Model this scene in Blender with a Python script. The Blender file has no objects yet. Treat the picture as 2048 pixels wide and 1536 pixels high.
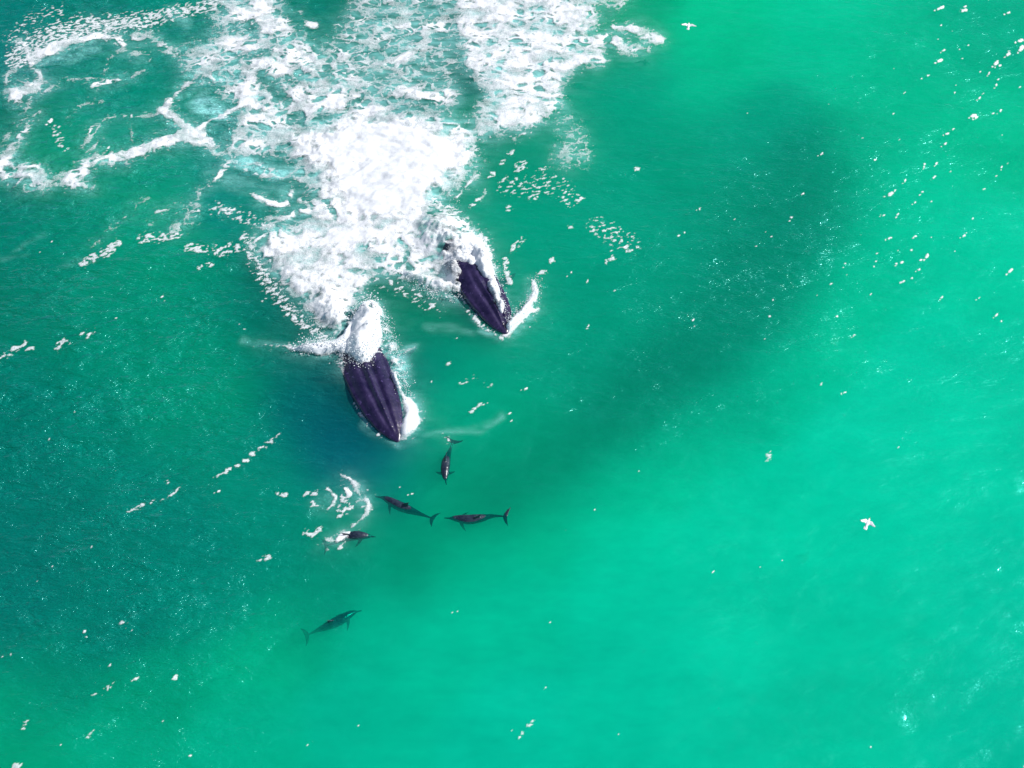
import bpy, bmesh, math, random
import numpy as np
from mathutils import Vector
S = bpy.context.scene
R = math.radians
random.seed(7)

# ------------------------------------------------------------------ camera, sky, sun
CAM_H, PITCH, HFOV = 44.0, 55.0, 45.0
cam = bpy.data.cameras.new('camera')
cam.angle = R(HFOV); cam.clip_start = 0.5; cam.clip_end = 9000
co = bpy.data.objects.new('camera', cam); S.collection.objects.link(co)
co.location = (0, 0, CAM_H); co.rotation_euler = (R(90 - PITCH), 0, 0)
S.camera = co
SUN_EL, SUN_AZ = 43.0, 78.0            # azimuth clockwise from +Y (towards the upper right of the picture)
w = bpy.data.worlds.new("World"); S.world = w; w.use_nodes = True
nt = w.node_tree
sky = nt.nodes.new('ShaderNodeTexSky'); sky.sky_type = 'NISHITA'; sky.sun_disc = False
sky.sun_elevation = R(SUN_EL); sky.sun_rotation = R(SUN_AZ)
nt.links.new(sky.outputs[0], nt.nodes['Background'].inputs[0])
nt.nodes['Background'].inputs[1].default_value = 0.09
sl = bpy.data.lights.new('sun', 'SUN'); sl.energy = 4.4; sl.angle = R(0.5); sl.color = (1.0, 0.97, 0.93)
so = bpy.data.objects.new('sun', sl); S.collection.objects.link(so)
so.rotation_euler = (R(90 - SUN_EL), 0, R(180 - SUN_AZ))
S.view_settings.view_transform = 'Standard'; S.view_settings.look = 'None'
S.view_settings.exposure = 0.08; S.view_settings.gamma = 1
S.cycles.volume_bounces = 5; S.cycles.max_bounces = 10; S.cycles.transparent_max_bounces = 24
S.cycles.sample_clamp_indirect = 6

# ------------------------------------------------------------------ photo pixel <-> sea plane
F = 1024 / math.tan(R(HFOV / 2))
CP, SP = math.cos(R(PITCH)), math.sin(R(PITCH))
def px(u, v, z=0.0):
    a, b = (u - 1024) / F, -(v - 768) / F
    d = Vector((a, CP + b * SP, -SP + b * CP))
    t = (z - CAM_H) / d.z
    return Vector((d.x * t, d.y * t, z))
def to_px(x, y, z=0.0):
    dz = z - CAM_H
    fw = y * CP - dz * SP
    up = y * SP + dz * CP
    return 1024 + F * x / fw, 768 - F * up / fw

# ------------------------------------------------------------------ noise
def gnoise(x, y, seed):
    rng = np.random.RandomState(seed)
    P = rng.permutation(1024); A = rng.rand(1024) * 2 * np.pi
    gx, gy = np.cos(A), np.sin(A)
    xi, yi = np.floor(x).astype(np.int64), np.floor(y).astype(np.int64)
    xf, yf = x - xi, y - yi
    def g(i, j, dx, dy):
        k = P[(P[i & 1023] + j) & 1023]
        return gx[k] * dx + gy[k] * dy
    s = lambda t: t * t * t * (t * (t * 6 - 15) + 10)
    u, v = s(xf), s(yf)
    a = g(xi, yi, xf, yf); b = g(xi + 1, yi, xf - 1, yf)
    c = g(xi, yi + 1, xf, yf - 1); d = g(xi + 1, yi + 1, xf - 1, yf - 1)
    return (a + u * (b - a) + v * ((c + u * (d - c)) - (a + u * (b - a)))) * 1.4
def fbm(x, y, seed, o=4, r=0.5):
    t = 0; amp = 1; tot = 0
    for k in range(o):
        t = t + amp * gnoise(x * 2 ** k + 17.3 * k, y * 2 ** k - 9.1 * k, seed + k); tot += amp; amp *= r
    return t / tot
def worley(x, y, seed):
    rng = np.random.RandomState(seed)
    P = rng.permutation(1024); JX, JY = rng.rand(1024), rng.rand(1024)
    xi, yi = np.floor(x).astype(np.int64), np.floor(y).astype(np.int64)
    f1 = np.full(x.shape, 9.0); f2 = np.full(x.shape, 9.0)
    for di in (-1, 0, 1):
        for dj in (-1, 0, 1):
            i, j = xi + di, yi + dj
            k = P[(P[i & 1023] + j) & 1023]
            d = np.hypot(i + JX[k] - x, j + JY[k] - y)
            f2 = np.minimum(f2, np.maximum(f1, d)); f1 = np.minimum(f1, d)
    return f1, f2
def rank(a):
    b = a.ravel(); o = np.argsort(b); r = np.empty(len(b)); r[o] = np.linspace(0, 1, len(b))
    return r.reshape(a.shape)
def sstep(a, b, x):
    t = np.clip((x - a) / (b - a), 0, 1); return t * t * (3 - 2 * t)

# ------------------------------------------------------------------ the sea's height
def waves(x, y):
    wx = x + 1.2 * fbm(x / 9, y / 9, 60, 2); wy = y + 1.2 * fbm(x / 9, y / 9, 63, 2)
    h = 0.42 * fbm(wx / 13, wy / 7.5, 11, 2)
    c, s = math.cos(R(14)), math.sin(R(14))
    rx, ry = wx * c + wy * s, -wx * s + wy * c
    h = h + 0.10 * fbm(rx / 4.2, ry / 1.9, 21, 3)
    calm = 0.3 + 1.1 * sstep(-0.25, 0.35, fbm(x / 12, y / 8, 77, 2))
    h = h + (0.048 + .085 * sstep(6, -12, x)) * calm * fbm(rx / 1.3, ry / 0.55, 31, 3)
    return h
# dampen the swell near nothing: the whole sea carries it

# ------------------------------------------------------------------ maps of foam in the photo's own layout, laid on the sea plane
G = 2.0; U0, V0, U1, V1 = -160, -160, 2208, 1696
NU, NV = int((U1 - U0) / G), int((V1 - V0) / G)
gu = (U0 + G * np.arange(NU))[None, :].repeat(NV, 0); gv = (V0 + G * np.arange(NV))[:, None].repeat(NU, 1)
def newmap(): return np.zeros((NV, NU))
def stroke(M, pts, r, c, soft=0.5, sub=False):
    rs = r if isinstance(r, (list, tuple)) else [r] * len(pts)
    if len(pts) == 1: pts = [pts[0], (pts[0][0] + .5, pts[0][1])]; rs = [rs[0], rs[0]]
    mr = max(rs) + 2
    us = [p[0] for p in pts]; vs = [p[1] for p in pts]
    i0 = max(0, int((min(us) - mr - U0) / G)); i1 = min(NU, int((max(us) + mr - U0) / G) + 2)
    j0 = max(0, int((min(vs) - mr - V0) / G)); j1 = min(NV, int((max(vs) + mr - V0) / G) + 2)
    if i0 >= i1 or j0 >= j1: return
    X, Y = gu[j0:j1, i0:i1], gv[j0:j1, i0:i1]
    best = np.zeros(X.shape)
    for k in range(len(pts) - 1):
        (ax, ay), (bx, by) = pts[k], pts[k + 1]
        dx, dy = bx - ax, by - ay; L = dx * dx + dy * dy + 1e-9
        t = np.clip(((X - ax) * dx + (Y - ay) * dy) / L, 0, 1)
        d = np.hypot(X - ax - t * dx, Y - ay - t * dy); rr = rs[k] + (rs[k + 1] - rs[k]) * t
        best = np.maximum(best, 1 - sstep(1 - soft, 1, d / rr))
    if sub: M[j0:j1, i0:i1] *= 1 - c * best
    else: M[j0:j1, i0:i1] = np.maximum(M[j0:j1, i0:i1], c * best)
def blur(M, s):
    n = int(3 * s / G) + 1; k = np.exp(-0.5 * ((np.arange(-n, n + 1) * G / s) ** 2)); k /= k.sum()
    M = np.apply_along_axis(lambda a: np.convolve(a, k, 'same'), 1, M)
    return np.apply_along_axis(lambda a: np.convolve(a, k, 'same'), 0, M)
def poly(M, pts, c, soft=8, sub=False):
    P = np.array(pts, float); m = soft * 3 + 4
    i0 = max(0, int((P[:, 0].min() - m - U0) / G)); i1 = min(NU, int((P[:, 0].max() + m - U0) / G) + 1)
    j0 = max(0, int((P[:, 1].min() - m - V0) / G)); j1 = min(NV, int((P[:, 1].max() + m - V0) / G) + 1)
    X, Y = gu[j0:j1, i0:i1], gv[j0:j1, i0:i1]
    ins = np.zeros(X.shape, bool)
    for k in range(len(P)):
        x1, y1 = P[k]; x2, y2 = P[k - 1]
        cnd = (y1 > Y) != (y2 > Y)
        ins ^= cnd & (X < (x2 - x1) * (Y - y1) / (y2 - y1 + 1e-12) + x1)
    A = blur(ins.astype(float), soft)
    if sub: M[j0:j1, i0:i1] *= 1 - c * A
    else: M[j0:j1, i0:i1] = np.maximum(M[j0:j1, i0:i1], c * A)

lace, speck, milk, thick = newmap(), newmap(), newmap(), newmap()
lift = newmap()
# --- the net of foam, top centre
poly(lace, [(690, 10), (740, -60), (910, -60), (925, 150), (905, 225), (800, 230), (700, 222), (640, 120), (670, 60)], .60, 12)
stroke(lace, [(640, 130), (720, 175), (800, 190), (900, 200)], 34, .78, .9)
stroke(lace, [(700, 30), (740, 50), (790, 45), (830, 60), (880, 40)], 16, .75, .8)
stroke(lace, [(770, 95), (800, 85), (825, 105), (800, 125)], 18, .8, .8)
poly(lace, [(905, -80), (1185, -80), (1200, 40), (1165, 72), (1215, 65), (1205, 98), (1212, 128), (1150, 135), (1120, 178), (1128, 215), (1080, 248), (1000, 268), (955, 275), (940, 240), (975, 200), (930, 130), (915, 60)], .93, 6)
poly(lace, [(1110, 236), (1140, 226), (1182, 290), (1172, 332), (1098, 328), (1125, 280)], .55, 7)
stroke(lace, [(1185, 5), (1240, 8), (1262, -20)], 12, .6)
stroke(lace, [(1232, 80), (1250, 100), (1290, 98)], 15, .8); stroke(lace, [(1225, 50), (1260, 55), (1300, 75), (1322, 82)], [8, 12, 16, 12], .85)
stroke(lace, [(1262, 78)], 8, .8, sub=True)
stroke(lace, [(1165, 75), (1214, 68)], 6, 1.0)
stroke(lace, [(925, 150), (905, 145), (910, 170), (940, 185), (970, 200)], 8, .85, sub=True)
stroke(lace, [(1030, 275), (1040, 270), (1052, 262)], 6, .8)
for (a, b, r) in [(1020, 308, 7), (1040, 332, 11), (1006, 322, 6), (1085, 340, 7), (980, 346, 7), (1066, 396, 11), (1160, 396, 7), (1018, 420, 6), (955, 402, 5), (945, 415, 6), (1140, 458, 5), (1215, 524, 6), (1222, 518, 7), (1275, 335, 5)]:
    stroke(speck, [(a - r * .5, b + r * .3), (a + r * .6, b - r * .3)], r * 1.1, .68, .8)
stroke(speck, [(1010, 370), (1120, 370), (1140, 400)], 26, .22)
stroke(speck, [(1195, 455), (1260, 490)], 30, .22)
stroke(lace, [(958, 350), (935, 370), (912, 395)], 4, .9); stroke(lace, [(970, 380), (960, 398)], 4, .9)
stroke(lace, [(963, 345), (940, 350), (930, 372)], 4, .5)
# --- foam at the upper left: a ring of strands and clumps
stroke(speck, [(30, 120), (100, 72), (170, 52), (240, 45), (300, 34), (360, 20), (430, 5)], [30, 34, 34, 30, 24, 20, 18], .60, .8)
stroke(speck, [(20, 80), (80, 30), (120, 20)], 26, .22, .9)
stroke(lace, [(66, 118), (110, 96), (160, 78), (215, 68)], [14, 13, 12, 9], 1.15)
stroke(lace, [(40, 90), (70, 105)], 16, .6); stroke(lace, [(215, 68), (238, 74), (246, 86)], 9, .95)
stroke(lace, [(180, 40), (220, 50), (260, 40)], 12, .6)
stroke(lace, [(55, 105), (50, 122), (34, 134), (18, 146), (10, 165)], 5, 1.0); stroke(lace, [(18, 122), (34, 134)], 4, 1.0)
stroke(lace, [(62, 125), (72, 140), (82, 152), (75, 168)], 6, .85)
poly(lace, [(10, 172), (40, 166), (78, 150), (100, 172), (62, 190), (32, 208), (12, 200)], 1.05, 5)
stroke(lace, [(80, 182), (110, 170), (140, 158), (190, 156)], [10, 6, 4, 4], .75)
stroke(lace, [(186, 173), (215, 162), (250, 157), (290, 138)], [7, 8, 7, 3], .95)
stroke(lace, [(268, 70), (300, 68), (322, 80), (335, 98), (370, 108)], [12, 14, 10, 12, 16], .72)
stroke(lace, [(245, 98), (275, 105), (300, 116)], 8, .7)
stroke(lace, [(245, 95), (215, 122), (205, 150)], 4, .42)
stroke(lace, [(135, 236), (150, 218), (165, 209), (205, 205)], 4, .62)
stroke(lace, [(178, 272), (195, 250), (220, 239), (262, 236), (325, 234)], 4, .75)
stroke(lace, [(205, 245), (185, 275), (165, 305)], 5, .65); stroke(lace, [(205, 285), (180, 312)], 6, .75)
stroke(lace, [(60, 205), (45, 235), (18, 272), (0, 290)], 9, .5); stroke(lace, [(80, 222), (55, 252), (38, 282), (20, 312), (-20, 340)], [5, 9, 11, 16, 20], .95)
stroke(lace, [(262, 248), (264, 292)], 4, .4); stroke(speck, [(110, 260), (130, 300)], 12, .3)
stroke(lace, [(-60, 345), (0, 335), (20, 350)], 26, 1.0)
stroke(lace, [(52, 352), (75, 355)], 27, 1.15); stroke(lace, [(88, 364), (105, 368), (135, 366)], [16, 12, 14], .9)
stroke(lace, [(140, 368), (172, 352)], [16, 22], 1.0); stroke(lace, [(150, 378), (184, 376)], 8, .9)
stroke(lace, [(20, 365), (60, 380), (100, 378)], 10, .6)
stroke(lace, [(172, 332), (200, 325), (240, 320), (275, 308), (325, 290), (370, 276), (405, 282), (425, 290)], [12, 13, 14, 15, 15, 19, 20, 12], 1.05)
stroke(lace, [(415, 290), (428, 305), (445, 308)], [12, 9, 6], 1.0); stroke(lace, [(225, 335), (260, 330)], 6, .8)
stroke(lace, [(378, 168), (350, 202), (326, 224)], [9, 8, 9], 1.1)
stroke(lace, [(326, 226), (355, 246), (385, 264)], [12, 12, 11], 1.2)
stroke(lace, [(398, 264), (440, 242), (475, 222), (500, 205)], [6, 7, 7, 12], 1.05)
# --- white water between ring and core
poly(lace, [(360, 112), (372, 88), (400, 78), (448, 62), (415, 30), (425, -60), (545, -60), (572, 42), (612, 78), (650, 112), (700, 118), (700, 225), (650, 245), (610, 262), (560, 300), (510, 312), (455, 318), (430, 290), (470, 265), (492, 225), (452, 200), (430, 178), (385, 172), (368, 150)], .86, 9)
for pts, r, c in [([(345, 40), (385, 38), (405, 58)], 18, .8), ([(500, 48), (508, 58)], 17, .9), ([(468, 60)], 8, .6), ([(420, 12), (440, 18)], 13, .8), ([(478, 118), (510, 112), (535, 108)], 12, .75),
                  ([(520, 150), (545, 175), (575, 205)], [10, 15, 14], .95), ([(580, 165), (600, 155)], 14, .7), ([(585, 238), (600, 232)], 13, .9), ([(555, 215), (548, 190)], 8, .8),
                  ([(440, 275), (452, 285)], 17, .95), ([(420, 172), (400, 195), (372, 214)], [8, 10, 9], 1), ([(652, 135), (662, 165)], 10, .8), ([(690, 150)], 10, .6), ([(500, 15), (480, 5)], 8, .5), ([(350, 20)], 10, .4)]:
    stroke(lace, pts, r, c, .6, sub=True)
poly(lace, [(566, -60), (660, -60), (700, 30), (665, 85), (625, 62), (590, 40)], .85, 7, sub=True)
stroke(lace, [(598, 15), (600, 24)], 5, .8); stroke(lace, [(612, 45), (632, 50)], 6, .85)
stroke(lace, [(672, 42), (690, 48)], 5, .8)
# --- below it: strands running down-left
stroke(lace, [(462, 312), (455, 330), (438, 352), (418, 376)], [5, 6, 6, 5], 1.0)
stroke(lace, [(402, 382), (388, 400), (392, 425), (370, 448), (345, 466)], [10, 12, 13, 14, 12], .55)
stroke(lace, [(312, 426), (330, 420), (350, 414)], [4, 5, 4], 1.0); stroke(lace, [(365, 410), (378, 425)], 7, .7)
stroke(speck, [(285, 482), (330, 478), (360, 470)], 13, .45); stroke(lace, [(290, 445), (300, 455), (310, 442)], 4, .6)
stroke(lace, [(300, 396), (280, 408), (255, 432), (225, 450), (215, 470)], 4, .55)
stroke(speck, [(212, 512), (226, 500), (236, 490)], [13, 14, 11], .72); stroke(speck, [(168, 530), (192, 518)], [9, 10], .65)
stroke(lace, [(185, 492), (200, 485)], 5, .6)
stroke(speck, [(380, 496), (420, 500), (470, 496)], [10, 12, 12], .40); stroke(speck, [(370, 500), (405, 500)], 6, .75); stroke(speck, [(430, 510), (450, 506)], 6, .6)
stroke(speck, [(400, 535), (425, 528)], 6, .6); stroke(speck, [(430, 420), (480, 432), (530, 450)], 22, .30, .9)
stroke(lace, [(445, 425), (470, 420)], 4, .8)
stroke(lace, [(465, 315), (505, 335), (540, 345), (580, 352), (620, 362)], [14, 18, 14, 12, 10], .55)
stroke(lace, [(505, 390), (530, 400), (555, 412), (572, 405)], [5, 9, 10, 8], 1.05); stroke(lace, [(602, 358), (590, 375), (580, 388)], 5, .9)
stroke(lace, [(530, 442), (570, 436), (615, 428)], [6, 8, 10], .95); stroke(lace, [(515, 460), (540, 450), (560, 445)], 4, .8)
stroke(lace, [(600, 402)], 6, .8)
# --- the churned core
poly(lace, [(560, 272), (600, 246), (650, 236), (700, 216), (750, 198), (800, 222), (880, 232), (940, 256), (958, 300), (942, 350), (905, 385), (872, 402), (858, 432), (890, 470), (900, 500), (720, 520), (600, 470), (560, 470), (600, 442), (628, 425), (616, 385), (628, 360), (600, 335), (575, 300)], 1.02, 13)
poly(lace, [(640, 262), (700, 236), (800, 240), (900, 262), (930, 310), (900, 365), (850, 400), (850, 440), (760, 450), (690, 430), (660, 350), (640, 320)], 1.3, 16)
poly(lace, [(498, 480), (545, 458), (600, 436), (660, 420), (720, 450), (800, 478), (840, 500), (790, 530), (745, 548), (716, 588), (705, 630), (690, 660), (652, 662), (612, 616), (572, 566), (532, 530)], 1.0, 10)
poly(lace, [(700, 440), (900, 430), (972, 482), (984, 530), (990, 560), (960, 545), (925, 548), (932, 600), (885, 596), (835, 574), (792, 547), (740, 556)], .93, 8)
stroke(lace, [(800, 488), (815, 500), (808, 520), (822, 540)], 12, .45, .8, sub=True); stroke(lace, [(720, 500), (760, 520)], 14, .3, .8, sub=True)
stroke(lace, [(636, 380), (645, 400), (655, 412)], [9, 7, 8], .35, .9, sub=True); stroke(lace, [(672, 392), (700, 398)], [9, 5], .3, .9, sub=True); stroke(lace, [(656, 408), (664, 418), (670, 434)], [7, 11, 9], .75, .9, sub=True)
stroke(lace, [(570, 462), (590, 470)], 10, .2, .8, sub=True); stroke(lace, [(620, 505), (650, 500)], 14, .3, .8, sub=True)
stroke(speck, [(490, 478), (512, 535), (560, 600), (600, 645), (650, 680)], [16, 22, 20, 18, 12], .5, .8)
stroke(speck, [(868, 408), (900, 430), (935, 470), (975, 500), (985, 560)], [10, 24, 24, 18, 8], .62, .7)
stroke(speck, [(960, 478), (976, 500), (980, 520)], 10, .9)
poly(lace, [(925, 470), (968, 480), (982, 520), (996, 570), (1018, 640), (1014, 660), (996, 640), (975, 592), (950, 556), (905, 530)], 1.1, 5)
stroke(speck, [(752, 560), (820, 590), (880, 620)], 20, .25, .9)
# --- small whale's bow wave and the flecks above it
stroke(lace, [(1012, 668), (1024, 650), (1042, 628), (1062, 606), (1070, 585), (1068, 562)], [10, 10, 10, 10, 8, 5], 1.3)
stroke(lace, [(1040, 636), (1062, 622), (1080, 612)], [5, 6, 3], 1.2)
stroke(speck, [(1084, 548), (1092, 542)], 5, .9); stroke(speck, [(1100, 521), (1106, 518)], 6, .95)
stroke(speck, [(1012, 520), (1014, 545), (1018, 562)], [7, 8, 7], .62); stroke(speck, [(1028, 502), (1046, 482)], [8, 5], .7)
# --- big whale's splash
poly(lace, [(704, 642), (728, 615), (752, 610), (768, 624), (760, 660), (764, 690), (755, 716), (742, 738), (716, 735), (700, 716), (676, 706), (640, 714), (604, 706), (582, 700), (640, 688), (684, 680), (696, 662)], 1.6, 3)
stroke(lace, [(742, 626), (745, 632)], 5, .9, sub=True)
stroke(lace, [(766, 640), (780, 690), (793, 735), (802, 785)], [12, 20, 24, 14], .62, .9); stroke(speck, [(735, 735), (765, 765), (785, 800)], [12, 18, 10], .45, .9)
poly(lace, [(776, 742), (790, 748), (812, 792), (836, 812), (842, 846), (826, 872), (803, 886), (797, 880), (803, 850), (806, 810)], 1.25, 4)
stroke(lace, [(700, 764), (714, 770), (727, 774)], [4, 4, 2], .9); stroke(lift, [(690, 760), (730, 776)], 14, .35); stroke(lift, [(720, 745), (770, 760)], 18, .3)
stroke(lace, [(690, 712), (680, 732), (690, 750)], [8, 7, 5], .5); stroke(speck, [(690, 725)], 16, .4)
stroke(lace, [(806, 706), (832, 697)], 6, .5); stroke(lace, [(500, 690), (540, 692), (590, 700)], [2, 3, 5], .75)
stroke(speck, [(700, 768), (712, 806), (736, 846), (766, 874)], 7, .38); stroke(speck, [(914, 562), (934, 612), (962, 650), (1002, 672)], 8, .42)
poly(lace, [(935, 500), (966, 486), (984, 530), (1004, 590), (1020, 650), (1010, 662), (994, 622), (972, 580), (950, 548)], 1.15, 4)
stroke(lace, [(918, 588), (938, 590), (955, 600), (974, 606)], [7, 6, 6, 8], .85); stroke(lace, [(905, 540), (925, 545), (945, 560), (962, 585)], [10, 8, 8, 6], .75)
stroke(lift, [(905, 545), (945, 590), (985, 615)], 30, .62, .95)
# --- dolphins' splashes
stroke(lace, [(680, 948), (694, 955), (712, 966), (722, 984)], [4, 6, 8, 6], .75)
stroke(lace, [(724, 982), (735, 1000), (737, 1012), (730, 1032), (718, 1046), (704, 1058)], [5, 8, 8, 5, 3, 5], 1.0)
stroke(lace, [(694, 978), (702, 985), (698, 995)], [5, 8, 5], .9); stroke(lace, [(724, 1004), (712, 1006)], 6, .7)
stroke(lace, [(654, 980), (664, 986), (675, 996), (670, 1010), (656, 1022)], [5, 5, 3, 6, 4], .95)
stroke(speck, [(614, 990), (632, 988)], 6, .6); stroke(speck, [(560, 990), (572, 988)], 7, .55); stroke(speck, [(622, 1008), (634, 1016)], 8, .5)
stroke(speck, [(690, 1000), (700, 1015), (680, 1030)], 14, .38); stroke(speck, [(612, 1066), (628, 1074), (640, 1060)], [7, 8, 6], .65)
stroke(lace, [(672, 1082), (688, 1070), (700, 1066)], [7, 9, 6], 1.1); stroke(lace, [(652, 1082), (664, 1084)], [6, 7], .8)
stroke(lace, [(640, 1086), (655, 1098)], 4, .5); stroke(speck, [(679, 1096)], 5, 1.0)
stroke(lace, [(898, 881), (902, 883)], 4, 1.2); stroke(lace, [(886, 868), (896, 878)], 3, .6)
# --- foam streaks and flecks on the open sea, then sun glints built as flecks
for pts, r, c in [([(-20, 735), (15, 715), (52, 690)], [9, 9, 6], .95), ([(58, 706), (68, 702)], 6, .9), ([(118, 706), (128, 688), (140, 692)], [8, 9, 5], .85), ([(164, 674), (178, 676), (186, 666)], [6, 7, 5], 1.1),
                  ([(426, 962), (450, 948), (474, 934)], [2, 4, 5], .95), ([(480, 926), (500, 914)], 5, .8), ([(505, 908), (535, 886), (568, 862)], [4, 4, 2], .8),
                  ([(254, 1026), (272, 1016), (284, 1012)], [3, 6, 5], .95), ([(300, 1008), (330, 998), (356, 980)], [3, 3, 4], .8), ([(338, 962), (330, 970)], 4, .8),
                  ([(195, 1392), (212, 1380), (228, 1372)], [3, 5, 6], .95), ([(190, 1388)], 4, .8), ([(268, 1364), (278, 1352)], [3, 4], 1), ([(1056, 1452), (1064, 1442)], [5, 6], 1.1), ([(1040, 1476), (1046, 1464)], 4, .7), ([(1026, 1464)], 3, .8),
                  ([(1532, 930), (1538, 914)], [4, 6], 1), ([(1540, 905)], 4, .9), ([(522, 1124), (536, 1114)], [5, 5], 1.2), ([(945, 826), (972, 808)], 7, .6), ([(920, 770), (948, 756)], 7, .45), ([(894, 742), (898, 722)], 3, .95),
                  ([(960, 776), (985, 770)], 5, .4), ([(240, 1250), (250, 1248)], 6, .6), ([(344, 1358), (350, 1352)], 4, .8), ([(60, 1440), (48, 1462)], [4, 5], .85), ([(176, 1478), (188, 1464)], 4, .85), ([(28, 1540), (44, 1532)], 6, .95), ([(82, 1148), (72, 1160)], 3, .8)]:
    stroke(speck, pts, [q * 1.25 for q in r] if isinstance(r, list) else r * 1.25, c * .68, .85)
flecks = [(a * .4557 + 1348, b * .4557, r) for a, b, r in [  # sun glints, built into the foam mesh as white flecks
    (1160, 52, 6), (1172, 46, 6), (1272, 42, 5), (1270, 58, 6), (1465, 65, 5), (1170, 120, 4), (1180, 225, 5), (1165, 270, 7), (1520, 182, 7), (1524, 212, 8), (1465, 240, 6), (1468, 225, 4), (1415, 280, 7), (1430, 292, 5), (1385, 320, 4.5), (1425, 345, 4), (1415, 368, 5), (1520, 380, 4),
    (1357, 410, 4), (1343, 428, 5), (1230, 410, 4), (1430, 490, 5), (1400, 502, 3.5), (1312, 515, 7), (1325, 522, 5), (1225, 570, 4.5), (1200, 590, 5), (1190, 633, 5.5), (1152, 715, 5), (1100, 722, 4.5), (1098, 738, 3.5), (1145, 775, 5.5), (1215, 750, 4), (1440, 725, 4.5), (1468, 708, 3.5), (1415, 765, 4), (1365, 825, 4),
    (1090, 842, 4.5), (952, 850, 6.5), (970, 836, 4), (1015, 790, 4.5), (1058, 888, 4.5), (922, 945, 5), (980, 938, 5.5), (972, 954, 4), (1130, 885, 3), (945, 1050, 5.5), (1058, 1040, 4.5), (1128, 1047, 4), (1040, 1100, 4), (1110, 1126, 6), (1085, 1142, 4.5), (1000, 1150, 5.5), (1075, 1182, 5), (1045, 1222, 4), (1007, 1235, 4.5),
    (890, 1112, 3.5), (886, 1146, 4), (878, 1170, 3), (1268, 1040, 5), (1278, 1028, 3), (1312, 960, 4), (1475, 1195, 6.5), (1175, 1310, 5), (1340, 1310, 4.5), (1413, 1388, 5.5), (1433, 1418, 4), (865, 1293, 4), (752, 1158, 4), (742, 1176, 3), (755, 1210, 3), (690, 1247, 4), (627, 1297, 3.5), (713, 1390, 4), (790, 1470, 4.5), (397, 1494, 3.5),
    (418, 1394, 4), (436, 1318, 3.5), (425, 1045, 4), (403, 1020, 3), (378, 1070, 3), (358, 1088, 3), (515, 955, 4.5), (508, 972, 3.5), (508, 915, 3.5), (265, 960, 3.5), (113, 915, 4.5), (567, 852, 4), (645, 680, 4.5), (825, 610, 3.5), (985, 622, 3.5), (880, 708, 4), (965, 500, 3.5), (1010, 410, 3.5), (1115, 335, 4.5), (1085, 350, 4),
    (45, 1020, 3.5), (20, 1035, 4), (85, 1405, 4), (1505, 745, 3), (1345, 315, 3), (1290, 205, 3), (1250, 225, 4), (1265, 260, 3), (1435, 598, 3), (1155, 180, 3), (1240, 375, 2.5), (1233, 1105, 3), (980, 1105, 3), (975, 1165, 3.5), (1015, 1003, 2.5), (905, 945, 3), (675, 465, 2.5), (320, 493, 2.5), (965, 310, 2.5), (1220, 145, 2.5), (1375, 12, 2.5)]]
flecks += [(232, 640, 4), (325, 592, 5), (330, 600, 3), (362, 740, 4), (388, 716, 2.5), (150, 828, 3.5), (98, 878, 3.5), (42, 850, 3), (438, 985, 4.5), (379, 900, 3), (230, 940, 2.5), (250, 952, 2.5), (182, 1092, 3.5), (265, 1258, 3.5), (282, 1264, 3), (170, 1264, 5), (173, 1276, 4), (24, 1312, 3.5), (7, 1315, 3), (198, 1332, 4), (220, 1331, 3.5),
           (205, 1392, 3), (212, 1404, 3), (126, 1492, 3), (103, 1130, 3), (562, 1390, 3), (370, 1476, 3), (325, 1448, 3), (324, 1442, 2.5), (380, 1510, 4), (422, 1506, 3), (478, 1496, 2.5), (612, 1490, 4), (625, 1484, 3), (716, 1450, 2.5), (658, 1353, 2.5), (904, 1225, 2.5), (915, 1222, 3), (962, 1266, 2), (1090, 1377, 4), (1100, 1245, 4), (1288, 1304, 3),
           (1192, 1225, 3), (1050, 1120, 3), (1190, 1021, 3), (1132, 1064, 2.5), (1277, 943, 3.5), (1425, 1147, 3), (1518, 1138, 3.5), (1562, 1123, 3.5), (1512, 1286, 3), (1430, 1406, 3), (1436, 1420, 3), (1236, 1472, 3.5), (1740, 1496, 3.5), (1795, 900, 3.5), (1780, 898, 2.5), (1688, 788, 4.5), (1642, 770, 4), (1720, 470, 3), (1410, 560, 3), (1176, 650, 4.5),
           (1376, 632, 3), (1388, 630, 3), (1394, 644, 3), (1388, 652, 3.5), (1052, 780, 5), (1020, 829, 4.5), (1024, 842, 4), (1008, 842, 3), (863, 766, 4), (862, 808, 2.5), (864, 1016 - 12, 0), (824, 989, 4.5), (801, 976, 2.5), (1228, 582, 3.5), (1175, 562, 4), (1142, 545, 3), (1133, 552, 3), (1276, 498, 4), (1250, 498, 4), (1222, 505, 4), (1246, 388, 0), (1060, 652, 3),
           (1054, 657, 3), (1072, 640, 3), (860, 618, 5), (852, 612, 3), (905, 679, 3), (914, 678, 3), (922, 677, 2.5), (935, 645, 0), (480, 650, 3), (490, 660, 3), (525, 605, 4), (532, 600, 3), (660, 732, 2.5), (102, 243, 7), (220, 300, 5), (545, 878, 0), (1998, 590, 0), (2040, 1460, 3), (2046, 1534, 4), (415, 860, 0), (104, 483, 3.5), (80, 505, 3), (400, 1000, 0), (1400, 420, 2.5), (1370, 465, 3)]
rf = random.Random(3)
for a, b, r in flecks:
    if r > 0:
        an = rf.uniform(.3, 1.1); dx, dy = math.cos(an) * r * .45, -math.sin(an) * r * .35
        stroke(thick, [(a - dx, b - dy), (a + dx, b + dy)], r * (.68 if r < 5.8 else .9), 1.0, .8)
        if r > 4: stroke(thick, [(a - dx * 4 + rf.uniform(-2, 2), b - dy * 4)], r * .5, .9, .6)
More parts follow.
